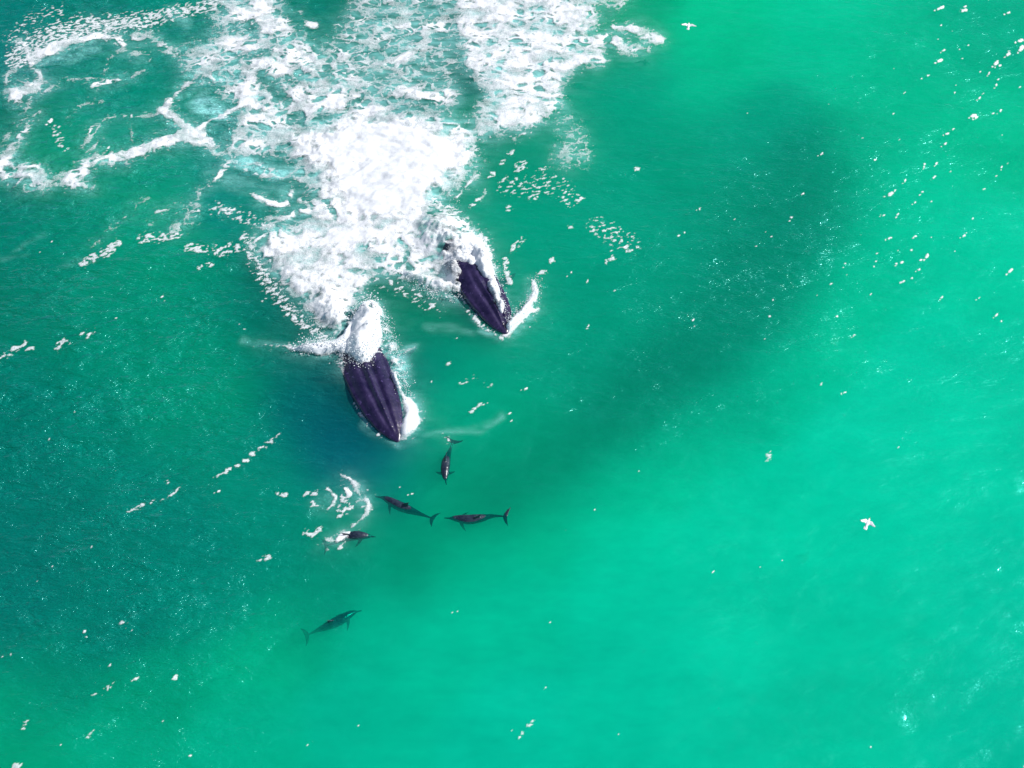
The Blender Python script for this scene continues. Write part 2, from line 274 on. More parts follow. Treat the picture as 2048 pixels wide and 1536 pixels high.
# --- aerated water under and beside the foam, plus a ripple's pale crest painted in
base = np.clip(lace, 0, 1.3)
milk = np.maximum(milk, .42 * np.clip(blur(base, 10), 0, 1) + .14 * np.clip(blur(base, 34), 0, 1))
for pts, r, c in [([(405, 215), (440, 235)], 34, .75), ([(480, 320), (540, 338), (600, 345)], 26, .75), ([(575, 338)], 22, .5), ([(75, 135), (120, 110), (190, 95)], 26, .35), ([(340, 25), (370, 45)], 25, .3), ([(430, 350), (500, 370), (590, 390)], 34, .22), ([(520, 398)], 20, .4), ([(450, 280)], 22, .3),
                  ([(385, 215), (420, 185)], 16, .3), ([(780, 680), (808, 760)], 26, .5), ([(800, 705), (832, 696)], 9, .5), ([(722, 850), (750, 874), (792, 890)], [8, 14, 8], .12), ([(960, 660), (1005, 672)], 10, .4), ([(850, 655), (940, 665)], 14, .12), ([(850, 872), (900, 864), (960, 856), (1010, 830)], 5, .3),
                  ([(480, 685), (590, 695)], 10, .2), ([(560, 140), (600, 190)], 30, .25), ([(470, 115), (520, 110)], 24, .3), ([(500, 55)], 22, .25), ([(700, 1005), (640, 1010)], 40, .08), ([(704, 768), (714, 805), (738, 845), (768, 874), (796, 890)], 9, .4), ([(916, 568), (936, 612), (964, 650), (1006, 674)], 9, .4),
                  ([(30, 500), (90, 465)], 4, .18), ([(0, 520), (60, 512)], 4, .18), ([(130, 530), (165, 522)], 10, .12)]:
    stroke(milk, pts, r, c, .95)
milk = blur(milk, 3)
poly(lace, [(600, 470), (700, 440), (880, 440), (860, 480), (720, 500), (640, 520)], 1.25, 18)
poly(lace, [(520, 490), (600, 470), (640, 520), (600, 540), (545, 520)], 1.2, 14)
ringw = (1 - sstep(440, 500, gu)) * (1 - sstep(400, 430, gv)); lace *= 1 - .20 * ringw
speck = np.maximum(speck, .34 * blur(np.clip(lace, 0, 1), 9) * (1 - sstep(.25, .6, lace)))
lace_soft = blur(np.clip(lace, 0, 1.2), 7)
lace, speck = blur(lace, 1.6), blur(speck, 1.6)
stroke(lift, [(740, 630), (725, 705)], [44, 48], .62, .95); stroke(lift, [(772, 690), (796, 780)], 22, .45, .9); stroke(lift, [(690, 700), (600, 702)], [26, 12], .25, .9); stroke(lift, [(650, 600), (690, 670)], 40, .3, .95)
stroke(lift, [(880, 470), (940, 530)], 60, .45, .95); stroke(lift, [(960, 520), (1000, 620)], [36, 22], .6, .92); stroke(lift, [(820, 560), (910, 585)], 22, .35, .9)
stroke(lift, [(640, 300), (800, 300), (860, 350)], 120, .10, .98); stroke(lift, [(540, 500), (640, 600)], 60, .10, .95)
stroke(lift, [(1020, 655), (1064, 606)], 12, .35, .9); stroke(lift, [(818, 830), (815, 868)], 22, .12, .9)
stroke(lift, [(60, 355), (150, 365)], 30, .08, .9); stroke(lift, [(375, 275), (300, 300)], 22, .07, .9)

def sample(M, u, v):
    x = np.clip((u - U0) / G, 0, NU - 1.001); y = np.clip((v - V0) / G, 0, NV - 1.001)
    i, j = x.astype(int), y.astype(int); a, b = x - i, y - j
    r = M[j, i] * (1 - a) * (1 - b) + M[j, i + 1] * a * (1 - b) + M[j + 1, i] * (1 - a) * b + M[j + 1, i + 1] * a * b
    out = (u < U0) | (u > U1) | (v < V0) | (v > V1)
    return np.where(out, 0, r)

# ------------------------------------------------------------------ helpers for objects and materials
def link(o): S.collection.objects.link(o); return o
def tag(o, label=None, cat=None, group=None, kind=None):
    if label: o['label'] = label
    if cat: o['category'] = cat
    if group: o['group'] = group
    if kind: o['kind'] = kind
    return o
def grid_mesh(name, X, Y, Z, keep=None):
    ny, nx = X.shape
    idx = np.arange(nx * ny).reshape(ny, nx)
    q = np.stack([idx[:-1, :-1], idx[:-1, 1:], idx[1:, 1:], idx[1:, :-1]], -1).reshape(-1, 4)
    if keep is not None: q = q[keep.ravel()]
    used = np.unique(q); re = np.zeros(nx * ny, np.int64); re[used] = np.arange(len(used)); q = re[q]
    V = np.stack([X.ravel(), Y.ravel(), Z.ravel()], -1)[used]
    m = bpy.data.meshes.new(name)
    m.vertices.add(len(V)); m.vertices.foreach_set('co', V.astype(np.float32).ravel())
    m.loops.add(len(q) * 4); m.loops.foreach_set('vertex_index', q.astype(np.int32).ravel())
    m.polygons.add(len(q)); m.polygons.foreach_set('loop_start', np.arange(0, len(q) * 4, 4, dtype=np.int32))
    m.polygons.foreach_set('use_smooth', np.ones(len(q), bool))
    m.update(calc_edges=True)
    return m, used
def fattr(m, name, a):
    at = m.attributes.new(name, 'FLOAT', 'POINT'); at.data.foreach_set('value', a.astype(np.float32))
def mat(name):
    m = bpy.data.materials.new(name); m.use_nodes = True; n = m.node_tree
    return m, n, n.nodes, n.links

# ------------------------------------------------------------------ the sea
tone_pts = [  # photo position, colour of the water there (8-bit), whale's shadow painted in
 (0, 0, 0, 112, 112), (200, 10, 0, 118, 112), (20, 100, 0, 118, 125), (620, 30, 0, 130, 105), (820, 90, 0, 122, 110), (1000, 20, 0, 130, 110), (1250, 20, 0, 165, 120), (1450, 80, 3, 190, 140), (1650, 60, 3, 190, 145), (1800, 150, 0, 182, 138), (2000, 60, 0, 172, 132),
 (1990, 250, 2, 188, 142), (1950, 500, 4, 196, 155), (2030, 800, 5, 196, 158), (1800, 400, 4, 192, 150), (1720, 330, 2, 172, 130), (1660, 420, 0, 146, 110), (1620, 350, 0, 150, 118), (1500, 250, 0, 168, 128), (1420, 150, 0, 182, 138), (1300, 180, 0, 165, 125), (1380, 300, 0, 158, 122),
 (1480, 400, 0, 150, 116), (1600, 480, 0, 142, 112), (1550, 600, 0, 144, 112), (1450, 640, 2, 150, 118), (1640, 620, 3, 188, 145), (1560, 720, 5, 196, 155), (1400, 740, 0, 150, 118), (1480, 780, 4, 190, 148), (1300, 830, 0, 154, 118), (1380, 880, 4, 190, 148), (1180, 900, 0, 158, 118), (1240, 960, 4, 188, 145),
 (1050, 940, 0, 162, 118), (960, 970, 0, 150, 112), (1100, 1030, 2, 182, 138), (1250, 620, 3, 164, 130), (1150, 720, 4, 172, 138), (1050, 820, 2, 170, 130), (1120, 560, 4, 172, 138), (1280, 450, 2, 164, 130), (1200, 350, 1, 162, 125), (1100, 420, 8, 176, 145), (1350, 540, 2, 158, 124), (1050, 700, 2, 170, 132), (960, 750, 0, 158, 125),
 (900, 830, 0, 165, 130), (950, 880, 0, 178, 140), (860, 940, 0, 160, 125), (800, 960, 0, 150, 118), (900, 1000, 0, 162, 122), (860, 640, 0, 150, 110), (780, 580, 0, 140, 105), (840, 720, 0, 135, 118), (640, 820, 0, 90, 102), (690, 870, 0, 86, 112), (735, 885, 0, 98, 128), (700, 910, 0, 92, 104), (760, 900, 0, 118, 138), (600, 780, 0, 112, 110), (760, 930, 0, 112, 110), (560, 700, 0, 118, 108),
 (520, 620, 0, 112, 105), (440, 600, 0, 138, 112), (400, 700, 0, 150, 115), (350, 780, 0, 150, 115), (480, 780, 0, 152, 115), (250, 700, 0, 142, 112), (100, 640, 0, 128, 100), (50, 780, 0, 122, 112), (30, 850, 0, 112, 110), (200, 850, 0, 130, 108), (400, 900, 0, 138, 112), (560, 930, 0, 142, 115), (300, 1000, 0, 130, 112),
 (80, 1000, 0, 112, 110), (20, 1080, 0, 100, 108), (200, 1120, 0, 118, 112), (400, 1100, 0, 132, 115), (60, 1200, 0, 110, 112), (250, 1240, 0, 122, 115), (420, 1200, 0, 142, 120), (550, 1080, 0, 145, 118), (650, 1160, 0, 148, 118), (800, 1130, 0, 158, 122), (950, 1100, 1, 178, 138), (600, 1260, 0, 165, 125), (500, 1320, 0, 180, 138),
 (100, 1340, 0, 140, 112), (300, 1380, 2, 160, 122), (50, 1460, 2, 162, 122), (250, 1500, 3, 168, 132), (500, 1450, 4, 180, 145), (700, 1400, 4, 188, 152), (760, 1260, 3, 182, 145), (1000, 1200, 5, 194, 155), (1000, 1450, 5, 194, 160), (1250, 1100, 6, 200, 160), (1300, 1300, 6, 196, 160), (1500, 1000, 8, 202, 162),
 (1500, 1200, 8, 198, 160), (1600, 1450, 6, 192, 155), (1800, 1100, 8, 200, 162), (1950, 1400, 6, 192, 158), (1800, 1350, 6, 194, 156), (2000, 1150, 8, 198, 162), (1700, 900, 8, 200, 162), (1850, 750, 6, 198, 160), (2048, 1536, 5, 188, 155), (300, 430, 0, 158, 122), (150, 450, 0, 142, 112), (30, 450, 0, 130, 108), (30, 560, 0, 118, 102),
 (200, 580, 0, 140, 108), (380, 560, 0, 152, 115), (300, 340, 0, 158, 125), (100, 300, 0, 155, 115), (30, 230, 0, 125, 105), (250, 200, 0, 150, 125), (170, 120, 0, 138, 118), (330, 60, 0, 140, 118), (460, 380, 0, 142, 128), (530, 420, 0, 150, 125), (1000, 480, 6, 172, 140), (1000, 340, 0, 155, 120), (700, 1020, 0, 158, 122)]
TP = np.array(tone_pts, float)
for q in range(len(TP)):                     # the open water at the left is a little greener than first read
    if TP[q, 0] < 520 and not (TP[q, 0] > 420 and 600 < TP[q, 1] < 700): TP[q, 3] += 2; TP[q, 4] -= 2
low = (TP[:, 3] < 128) & ~((TP[:, 0] > 560) & (TP[:, 0] < 800) & (TP[:, 1] > 760)); TP[low, 3] = TP[low, 3] * .62 + 128 * .38; TP[low, 4] = np.minimum(TP[low, 4], TP[low, 3] * 1.12) - 8  # points of the whale's painted shadow stay dark
band = (TP[:, 0] > 980) & (TP[:, 0] < 1520) & (TP[:, 1] > 160) & (TP[:, 1] < 800); TP[band, 3] = np.minimum(TP[band, 3], 160); TP[band, 4] = np.minimum(TP[band, 4], 126)
TP = np.vstack([TP, [1280, 1490, 6, 196, 160], [1480, 1500, 6, 194, 158], [760, 1520, 4, 188, 152], [1420, 1380, 6, 197, 160], [1900, 930, 8, 199, 161], [1480, 1080, 8, 201, 162], [1250, 1200, 6, 198, 160], [880, 1330, 5, 191, 153]])
edge = [(1706, 400), (1690, 500), (1640, 590), (1570, 680), (1500, 745), (1400, 820), (1300, 885), (1200, 945), (1110, 1000)]
for (a, b) in edge:
    TP = np.vstack([TP, [a - 46, b - 28, 0, 126, 98], [a - 120, b - 40, 0, 138, 106], [a + 34, b + 22, 4, 191, 149]])
def lin(c): c = c / 255.; return np.where(c < .04045, c / 12.92, ((c + .055) / 1.055) ** 2.4)
def tone(u, v):
    uu, vv = np.clip(u, 0, 2048), np.clip(v, 0, 1536)
    num = np.zeros(u.shape + (3,)); den = np.full(u.shape, 1e-12)
    C = lin(TP[:, 2:5])
    for k in range(len(TP)):
        d2 = (uu - TP[k, 0]) ** 2 + (vv - TP[k, 1]) ** 2
        wt = np.exp(-d2 / (2 * 50. ** 2)) + 1e-4 / (1 + d2 / 1e4)
        num += wt[..., None] * C[k]; den += wt
    return num / den[..., None]
def axis(lo, hi, step, far):
    a = list(np.arange(lo, hi + step / 2, step)); s = step; x = hi
    while x < far: s *= 1.18; x += s; a.append(x)
    s = step; x = lo
    while x > -far: s *= 1.18; x -= s; a.insert(0, x)
    return np.array(a)
ax_, ay_ = axis(-33, 33, .1, 4000), axis(11, 62, .1, 4000)
X, Y = np.meshgrid(ax_, ay_)
inside = np.exp(-(np.clip(np.abs(X) - 60, 0, None) / 60) ** 2 - (np.clip(np.abs(Y - 35) - 60, 0, None) / 60) ** 2)
Z = waves(X, Y) * inside
m, used = grid_mesh('water', X, Y, Z)
fu, fv = to_px(X, np.maximum(Y, -20))
# tone on a coarse grid, then sampled
TU, TV = np.meshgrid(np.arange(-40, 2100, 16.), np.arange(-40, 1600, 16.))
TC = tone(TU, TV)
wob_u = fu + 30 * fbm(X / 5.5, Y / 4, 300, 5, .6); wob_v = fv + 24 * fbm(X / 5.5, Y / 4, 310, 5, .6)
near = np.exp(-(((fu - 720) / 130) ** 2 + ((fv - 870) / 100) ** 2)); wob_u = wob_u + (fu - wob_u) * near; wob_v = wob_v + (fv - wob_v) * near
ti = np.clip((wob_u + 40) / 16, 0, TU.shape[1] - 1.001); tj = np.clip((wob_v + 40) / 16, 0, TU.shape[0] - 1.001)
i, j = ti.astype(int), tj.astype(int); a, b = (ti - i)[..., None], (tj - j)[..., None]
WC = TC[j, i] * (1 - a) * (1 - b) + TC[j, i + 1] * a * (1 - b) + TC[j + 1, i] * (1 - a) * b + TC[j + 1, i + 1] * a * b
WC = WC * (1 + (.13 * fbm(X / 3.5, Y / 2.2, 320, 3) + .10 * fbm(X / 1.3 + Y * .2, Y / .5, 325, 3, .6))[..., None])
ca = m.attributes.new('water_colour_and_shadow', 'FLOAT_COLOR', 'POINT')
ca.data.foreach_set('color', np.concatenate([WC.reshape(-1, 3), np.ones((WC.size // 3, 1))], 1).astype(np.float32).ravel())
MK = np.clip(sample(milk, fu + 16 * fbm(X / 1.6, Y / 1.2, 340, 3), fv + 13 * fbm(X / 1.6, Y / 1.2, 345, 3)), 0, 1)
MK = MK * np.clip(1 + 1.3 * fbm(X / 1.3, Y / .6, 330, 4, .6) + .9 * fbm(X / .9 + Y / 3, Y / .22, 335, 2), 0, 2.2)
# wind-ruffled water: rough at the left and over the dark band, calm at the lower right
dpt = np.minimum(np.hypot(fu - 1350, (fv - 560) * 1.2) / 420, 3)
chop = .30 + 1.75 * sstep(900, 250, fu) * (1 - .45 * sstep(1150, 1500, fv)) + .70 * np.exp(-dpt ** 2) + .25 * sstep(900, 100, fv) * sstep(1300, 1800, fu)
chop = chop * (1 + .7 * fbm(X / 3.2, Y / 1.8, 350, 3))
chop = np.where(np.hypot(X, Y - 35) > 60, .6, chop)
fattr(m, 'chop', np.clip(chop, .15, 3.2).ravel())
fattr(m, 'silt', (.045 + .048 * np.clip(chop, 0, 2.5)).ravel())
fattr(m, 'milk', np.clip(MK, 0, .95).ravel())
# close the body of water below so that it is a real volume
bm = bmesh.new(); bm.from_mesh(m)
be = [e for e in bm.edges if e.is_boundary]
r = bmesh.ops.extrude_edge_only(bm, edges=be)
vs = [v for v in r['geom'] if isinstance(v, bmesh.types.BMVert)]
for v in vs: v.co.z = -30
bmesh.ops.contextual_create(bm, geom=[e for e in r['geom'] if isinstance(e, bmesh.types.BMEdge) and e.is_boundary])
bmesh.ops.recalc_face_normals(bm, faces=bm.faces[:])
bm.to_mesh(m); bm.free()
water = link(bpy.data.objects.new('water', m)); tag(water, kind='structure')
M, n, N, L = mat('sea_water'); N.clear()
out = N.new('ShaderNodeOutputMaterial')
geo = N.new('ShaderNodeNewGeometry')
tc = N.new('ShaderNodeTexCoord')
mp = N.new('ShaderNodeMapping'); mp.inputs['Rotation'].default_value = (0, 0, R(-14)); mp.inputs['Scale'].default_value = (.9, 2.3, 1)
L.new(tc.outputs['Object'], mp.inputs[0])
n1 = N.new('ShaderNodeTexNoise'); n1.inputs['Scale'].default_value = .95; n1.inputs['Detail'].default_value = 4.5; n1.inputs['Roughness'].default_value = .62; n1.inputs['Distortion'].default_value = .25
L.new(mp.outputs[0], n1.inputs['Vector'])
bp = N.new('ShaderNodeBump'); bp.inputs['Strength'].default_value = 1.0; bp.inputs['Distance'].default_value = .21
chp = N.new('ShaderNodeAttribute'); chp.attribute_name = 'chop'
cm = N.new('ShaderNodeMath'); cm.operation = 'MULTIPLY'; L.new(chp.outputs['Fac'], cm.inputs[0]); cm.inputs[1].default_value = .25; L.new(cm.outputs[0], bp.inputs['Distance'])
L.new(n1.outputs[0], bp.inputs['Height'])
fr = N.new('ShaderNodeFresnel'); fr.inputs[0].default_value = 1.5; L.new(bp.outputs[0], fr.inputs['Normal'])
gl = N.new('ShaderNodeBsdfGlossy'); gl.inputs['Roughness'].default_value = .10; gl.inputs['Color'].default_value = (.5, .96, 1, 1); L.new(bp.outputs[0], gl.inputs['Normal'])
at = N.new('ShaderNodeAttribute'); at.attribute_name = 'water_colour_and_shadow'
dv = N.new('ShaderNodeVectorMath'); dv.operation = 'DIVIDE'; dv.inputs[1].default_value = (1, .535, .455); L.new(at.outputs['Color'], dv.inputs[0])
sq = N.new('ShaderNodeVectorMath'); sq.operation = 'POWER' if hasattr(sq, 'operation') and 'POWER' in [e.identifier for e in sq.bl_rna.properties['operation'].enum_items] else 'MULTIPLY'
if sq.operation == 'POWER': sq.inputs[1].default_value = (.68, .68, .68)
else: sq.inputs[1].default_value = (1, 1, 1)
L.new(dv.outputs[0], sq.inputs[0])
tr = N.new('ShaderNodeBsdfTransparent'); L.new(sq.outputs[0], tr.inputs[0])
df = N.new('ShaderNodeBsdfDiffuse'); df.inputs[0].default_value = (.34, .82, .78, 1); L.new(bp.outputs[0], df.inputs['Normal'])
mk = N.new('ShaderNodeAttribute'); mk.attribute_name = 'milk'
sd = N.new('ShaderNodeBsdfDiffuse'); sd.inputs[0].default_value = (0, .56, .47, 1); L.new(bp.outputs[0], sd.inputs['Normal'])
sa = N.new('ShaderNodeAttribute'); sa.attribute_name = 'silt'
m0 = N.new('ShaderNodeMixShader'); L.new(sa.outputs['Fac'], m0.inputs[0]); L.new(tr.outputs[0], m0.inputs[1]); L.new(sd.outputs[0], m0.inputs[2])
m1 = N.new('ShaderNodeMixShader'); L.new(mk.outputs['Fac'], m1.inputs[0]); L.new(m0.outputs[0], m1.inputs[1]); L.new(df.outputs[0], m1.inputs[2])
bf = N.new('ShaderNodeMath'); bf.operation = 'SUBTRACT'; bf.inputs[0].default_value = 1; L.new(geo.outputs['Backfacing'], bf.inputs[1])
fm = N.new('ShaderNodeMath'); fm.operation = 'MULTIPLY'; L.new(fr.outputs[0], fm.inputs[0]); L.new(bf.outputs[0], fm.inputs[1])
gw = N.new('ShaderNodeBsdfGlossy'); gw.inputs['Roughness'].default_value = .25; gw.inputs['Color'].default_value = (.12, .92, 1, 1); L.new(bp.outputs[0], gw.inputs['Normal'])
gm = N.new('ShaderNodeMixShader'); gm.inputs[0].default_value = .6; L.new(gl.outputs[0], gm.inputs[1]); L.new(gw.outputs[0], gm.inputs[2]); gl = gm
m2 = N.new('ShaderNodeMixShader'); L.new(fm.outputs[0], m2.inputs[0]); L.new(m1.outputs[0], m2.inputs[1]); L.new(gl.outputs[0], m2.inputs[2])
L.new(m2.outputs[0], out.inputs[0])
vs_ = N.new('ShaderNodeVolumeScatter'); vs_.inputs['Color'].default_value = (0.0, .93, .80, 1); vs_.inputs['Density'].default_value = .75
va_ = N.new('ShaderNodeVolumeAbsorption'); va_.inputs['Color'].default_value = (0.0, .95, .80, 1); va_.inputs['Density'].default_value = .25
ad = N.new('ShaderNodeAddShader'); L.new(vs_.outputs[0], ad.inputs[0]); L.new(va_.outputs[0], ad.inputs[1]); L.new(ad.outputs[0], out.inputs[1])
water.data.materials.append(M)

# ------------------------------------------------------------------ foam
fx, fy = np.meshgrid(np.arange(-33, 33, .05), np.arange(11, 62, .05))
u0, v0 = to_px(fx, fy)
wu = u0 + 9 * fbm(fx / 1.3, fy / 1.3, 400, 4, .6); wv = v0 + 7 * fbm(fx / 1.3, fy / 1.3, 410, 4, .6)
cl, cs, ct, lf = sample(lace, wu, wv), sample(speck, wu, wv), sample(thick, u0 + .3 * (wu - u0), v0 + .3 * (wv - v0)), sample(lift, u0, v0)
qx = fx + .45 * fbm(fx / 1.2, fy / 1.2, 420, 3); qy = fy + .45 * fbm(fx / 1.2, fy / 1.2, 430, 3)
qx2 = fx + .12 * fbm(fx / .3, fy / .3, 425, 2); qy2 = fy + .12 * fbm(fx / .3, fy / .3, 435, 2)
r1 = np.abs(fbm(qx / 2.0, qy / 1.6, 440, 3)); r2 = np.abs(fbm(qx2 / .95, qy2 / .8, 450, 3, .4))
f1, f2 = worley(qx / .95, qy / .85, 460)
net = rank(np.minimum(np.minimum(r1 * 1.0 + .03, r2 * .9 + .05), (f2 - f1) * .45 + .07) + .055 * fbm(fx / .17, fy / .14, 470, 2) + .10 * fbm(fx / .5, fy / .4, 475, 3))
clump = fbm(fx / 1.9, fy / 1.5, 476, 3)
cl = cl * (1 + .75 * clump * (1 - sstep(.75, 1.0, cl)))
c14, s14 = math.cos(R(25)), math.sin(R(25))
spn = rank(-fbm((fx * c14 + fy * s14) / .30, (-fx * s14 + fy * c14) / .17, 480, 3, .6))
af = sstep(0, 1, (cl - net * .98) / .34 + .35); af = np.where(cl < .02, 0, af)
as_ = sstep(0, 1, (cs - spn * .98) / .24 + .3); as_ = np.where(cs < .02, 0, as_)
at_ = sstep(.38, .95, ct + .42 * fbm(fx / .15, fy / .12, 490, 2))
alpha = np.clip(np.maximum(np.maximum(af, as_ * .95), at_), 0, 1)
dens = np.clip(cl, 0, 1.3)
thin = sstep(-.30, .18, fbm(qx / 1.1, qy / .55, 520, 4, .6) + .9 * (dens - .80))
veil = sstep(-.35, .15, fbm(qx / 2.2, qy / 1.2, 530, 4, .6) + .8 * (dens - .95))
rough = fbm(fx / .55, fy / .45, 500, 4, .55) * (1 - .75 * sstep(1.0, 1.3, dens))
puff = np.abs(fbm(fx / 1.5, fy / 1.3, 510, 3, .42))
wz = waves(fx, fy)
fz = wz + .035 + (.05 + .055 * sstep(.6, 1.2, dens)) * alpha * (rough + .4) * .8 + (.04 + .09 * sstep(.05, .3, lf)) * sstep(.9, 1.3, dens) * puff + lf * (1 + .7 * rough + .5 * puff) * sstep(.25, 1.0, sample(lace_soft, wu, wv))
keep = (alpha[:-1, :-1] + alpha[1:, :-1] + alpha[:-1, 1:] + alpha[1:, 1:]) > .12
cu = u0[:-1, :-1]; cv = v0[:-1, :-1]
M, n, N, L = mat('foam')
b = N['Principled BSDF']; b.inputs['Base Color'].default_value = (.86, .88, .90, 1); b.inputs['Roughness'].default_value = .55; b.inputs['Specular IOR Level'].default_value = .3
a_ = N.new('ShaderNodeAttribute'); a_.attribute_name = 'cover'
ns = N.new('ShaderNodeTexNoise'); ns.inputs['Scale'].default_value = 16; ns.inputs['Detail'].default_value = 4
tc = N.new('ShaderNodeTexCoord'); L.new(tc.outputs['Object'], ns.inputs['Vector'])
mm = N.new('ShaderNodeMath'); mm.operation = 'MULTIPLY_ADD'; L.new(ns.outputs[0], mm.inputs[0]); mm.inputs[1].default_value = .9; mm.inputs[2].default_value = -.45
am = N.new('ShaderNodeMath'); am.operation = 'ADD'; am.use_clamp = True; L.new(mm.outputs[0], am.inputs[0]); L.new(a_.outputs['Fac'], am.inputs[1])
mr = N.new('ShaderNodeMapRange'); mr.inputs['From Min'].default_value = .12; mr.inputs['From Max'].default_value = .98; L.new(am.outputs[0], mr.inputs['Value'])
L.new(mr.outputs[0], b.inputs['Alpha'])
b2 = N.new('ShaderNodeBump'); b2.inputs['Distance'].default_value = .03; b2.inputs['Strength'].default_value = .35; L.new(ns.outputs[0], b2.inputs['Height']); L.new(b2.outputs[0], b.inputs['Normal'])
b.inputs['Subsurface Weight'].default_value = 0
foam_mat = M
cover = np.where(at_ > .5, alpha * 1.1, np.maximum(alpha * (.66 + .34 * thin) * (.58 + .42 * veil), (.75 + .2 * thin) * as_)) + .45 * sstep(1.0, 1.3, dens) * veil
regions = [
 ('foam_net', (cv < 345) & (cu >= 640) & ((cu > 950) | (cv < 215)), 'net of lacy white foam with green holes, along the top edge above the thick white water', 'foam'),
 ('foam_ring', (cv < 400) & (cu < 460), 'ring of broken foam strands and clumps with open green water inside, at the upper left', 'foam'),
 ('splash', (cu > 570) & (cu < 860) & (cv > 596) & (cv < 900) & ~((cu < 706) & (cv < 672)), 'bright white splash over the back and along the head of the bigger whale', 'splash'),
 ('bow_wave', (cu > 1004) & (cu < 1092) & (cv > 548) & (cv < 690), 'white curl of water thrown up to the right of the smaller whale snout', 'splash'),
 ('whitewater', (cv < 700) & (cu > 455) & (cu < 1060), 'thick churned white water trailing behind the two whales', 'white water'),
 ('dolphin_splash', (cu > 540) & (cu < 790) & (cv > 930) & (cv < 1110), 'thin curved trail of foam beside the surfacing dolphin', 'splash'),
 ('foam_streaks_and_glints', (cu < 640), 'scattered foam streaks and flecks, some built for sun glints, on the darker green sea at the left', 'foam'),
 ('glint_foam_flecks', (cu > -1e9), 'sun glints built as small white flecks, with some foam, scattered over the bright green sea at the right', 'foam')]
taken = np.zeros(keep.shape, bool)
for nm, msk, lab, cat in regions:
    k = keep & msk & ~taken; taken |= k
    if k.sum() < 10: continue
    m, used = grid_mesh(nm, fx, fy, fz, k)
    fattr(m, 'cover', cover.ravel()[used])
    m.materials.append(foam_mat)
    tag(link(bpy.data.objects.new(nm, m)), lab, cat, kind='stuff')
def foam_z(x, y):
    i = int(round((x + 33) / .05)); j = int(round((y - 11) / .05))
    return float(fz[min(max(j, 0), fz.shape[0] - 1), min(max(i, 0), fz.shape[1] - 1)])

# ------------------------------------------------------------------ spray: thrown drops and clots of foam
def blobs(name, pts, label):
    bm = bmesh.new()
    for p, s in pts:
        vs = []
        st = Vector((rf.uniform(.7, 1.5), rf.uniform(.7, 1.4), rf.uniform(.6, 1.2)))
        for d in ((1, 0, 0), (-1, 0, 0), (0, 1, 0), (0, -1, 0), (0, 0, 1), (0, 0, -1)):
            q = Vector(d) * s * rf.uniform(.7, 1.3); vs.append(bm.verts.new(p + Vector((q.x * st.x, q.y * st.y, q.z * st.z))))
        for a, b, c in ((0, 2, 4), (2, 1, 4), (1, 3, 4), (3, 0, 4), (2, 0, 5), (1, 2, 5), (3, 1, 5), (0, 3, 5)):
            f = bm.faces.new((vs[a], vs[b], vs[c])); f.smooth = True
    m = bpy.data.meshes.new(name); bm.to_mesh(m); bm.free(); m.materials.append(spray_mat)
    return tag(link(bpy.data.objects.new(name, m)), label, 'spray', kind='stuff')
spray_mat, n, N, L = mat('spray')
b = N['Principled BSDF']; b.inputs['Base Color'].default_value = (.85, .88, .9, 1); b.inputs['Roughness'].default_value = .4
def along(pts, n_, spread, zmax, smin, smax):
    o = []
    seg = list(zip(pts[:-1], pts[1:])); ln = [math.hypot(b[0] - a[0], b[1] - a[1]) for a, b in seg]
    for _ in range(n_):
        a, b = rf.choices(seg, ln)[0]; t = rf.random()
        u = a[0] + (b[0] - a[0]) * t + rf.gauss(0, spread); v = a[1] + (b[1] - a[1]) * t + rf.gauss(0, spread * .8)
        z = abs(rf.gauss(0, .45)) * zmax
        p = px(u, v, 0); p.z = foam_z(p.x, p.y) * .8 + z
        o.append((p, rf.uniform(smin, smax) * rf.uniform(.6, 1.3)))
    return o
blobs('spray', along([(590, 702), (650, 698), (700, 705), (735, 735), (752, 700), (765, 640), (740, 612), (700, 640)], 1500, 8, .7, .012, .035)
      + along([(770, 650), (790, 700), (805, 750), (812, 800)], 500, 9, .35, .010, .026) + along([(690, 720), (715, 742), (740, 745)], 160, 6, .6, .012, .03),
      'fine drops thrown up round the white splash on the bigger whale')
blobs('spray', along([(905, 545), (940, 500), (985, 530), (1000, 590), (1018, 650)], 650, 8, .5, .012, .03) + along([(1018, 655), (1050, 625), (1072, 590), (1072, 560)], 550, 7, .6, .010, .026)
      + along([(800, 550), (860, 590), (925, 600)], 260, 6, .4, .012, .03),
      'fine drops thrown up round the back and snout of the smaller whale')
blobs('spray', along([(496, 482), (520, 540), (575, 610), (650, 672)], 260, 8, .3, .010, .024) + along([(950, 290), (945, 350), (905, 390), (930, 460), (980, 500)], 220, 8, .3, .010, .024),
      'loose drops along the ragged edges of the thick churned white water')

# ------------------------------------------------------------------ animals
def catmull(P, k):
    P = [P[0] * 2 - P[1]] + P + [P[-1] * 2 - P[-2]]; o = []
    for i in range(1, len(P) - 2):
        for s in range(k):
            t = s / k; a, b, c, d = P[i - 1:i + 3]
            o.append(.5 * ((2 * b) + (-a + c) * t + (2 * a - 5 * b + 4 * c - d) * t * t + (-a + 3 * b - 3 * c + d) * t ** 3))
    o.append(P[-2]); return o
def interp(tab, t):
    return [float(np.interp(t, [r[0] for r in tab], [r[k] for r in tab])) for k in range(1, len(tab[0]))]
def loft(bm, rings):
    V = [[bm.verts.new(p) for p in r] for r in rings]; n_ = len(V[0])
    for a, b in zip(V[:-1], V[1:]):
        for k in range(n_): bm.faces.new((a[k], a[(k + 1) % n_], b[(k + 1) % n_], b[k]))
    bm.faces.new(V[0][::-1]); bm.faces.new(V[-1])
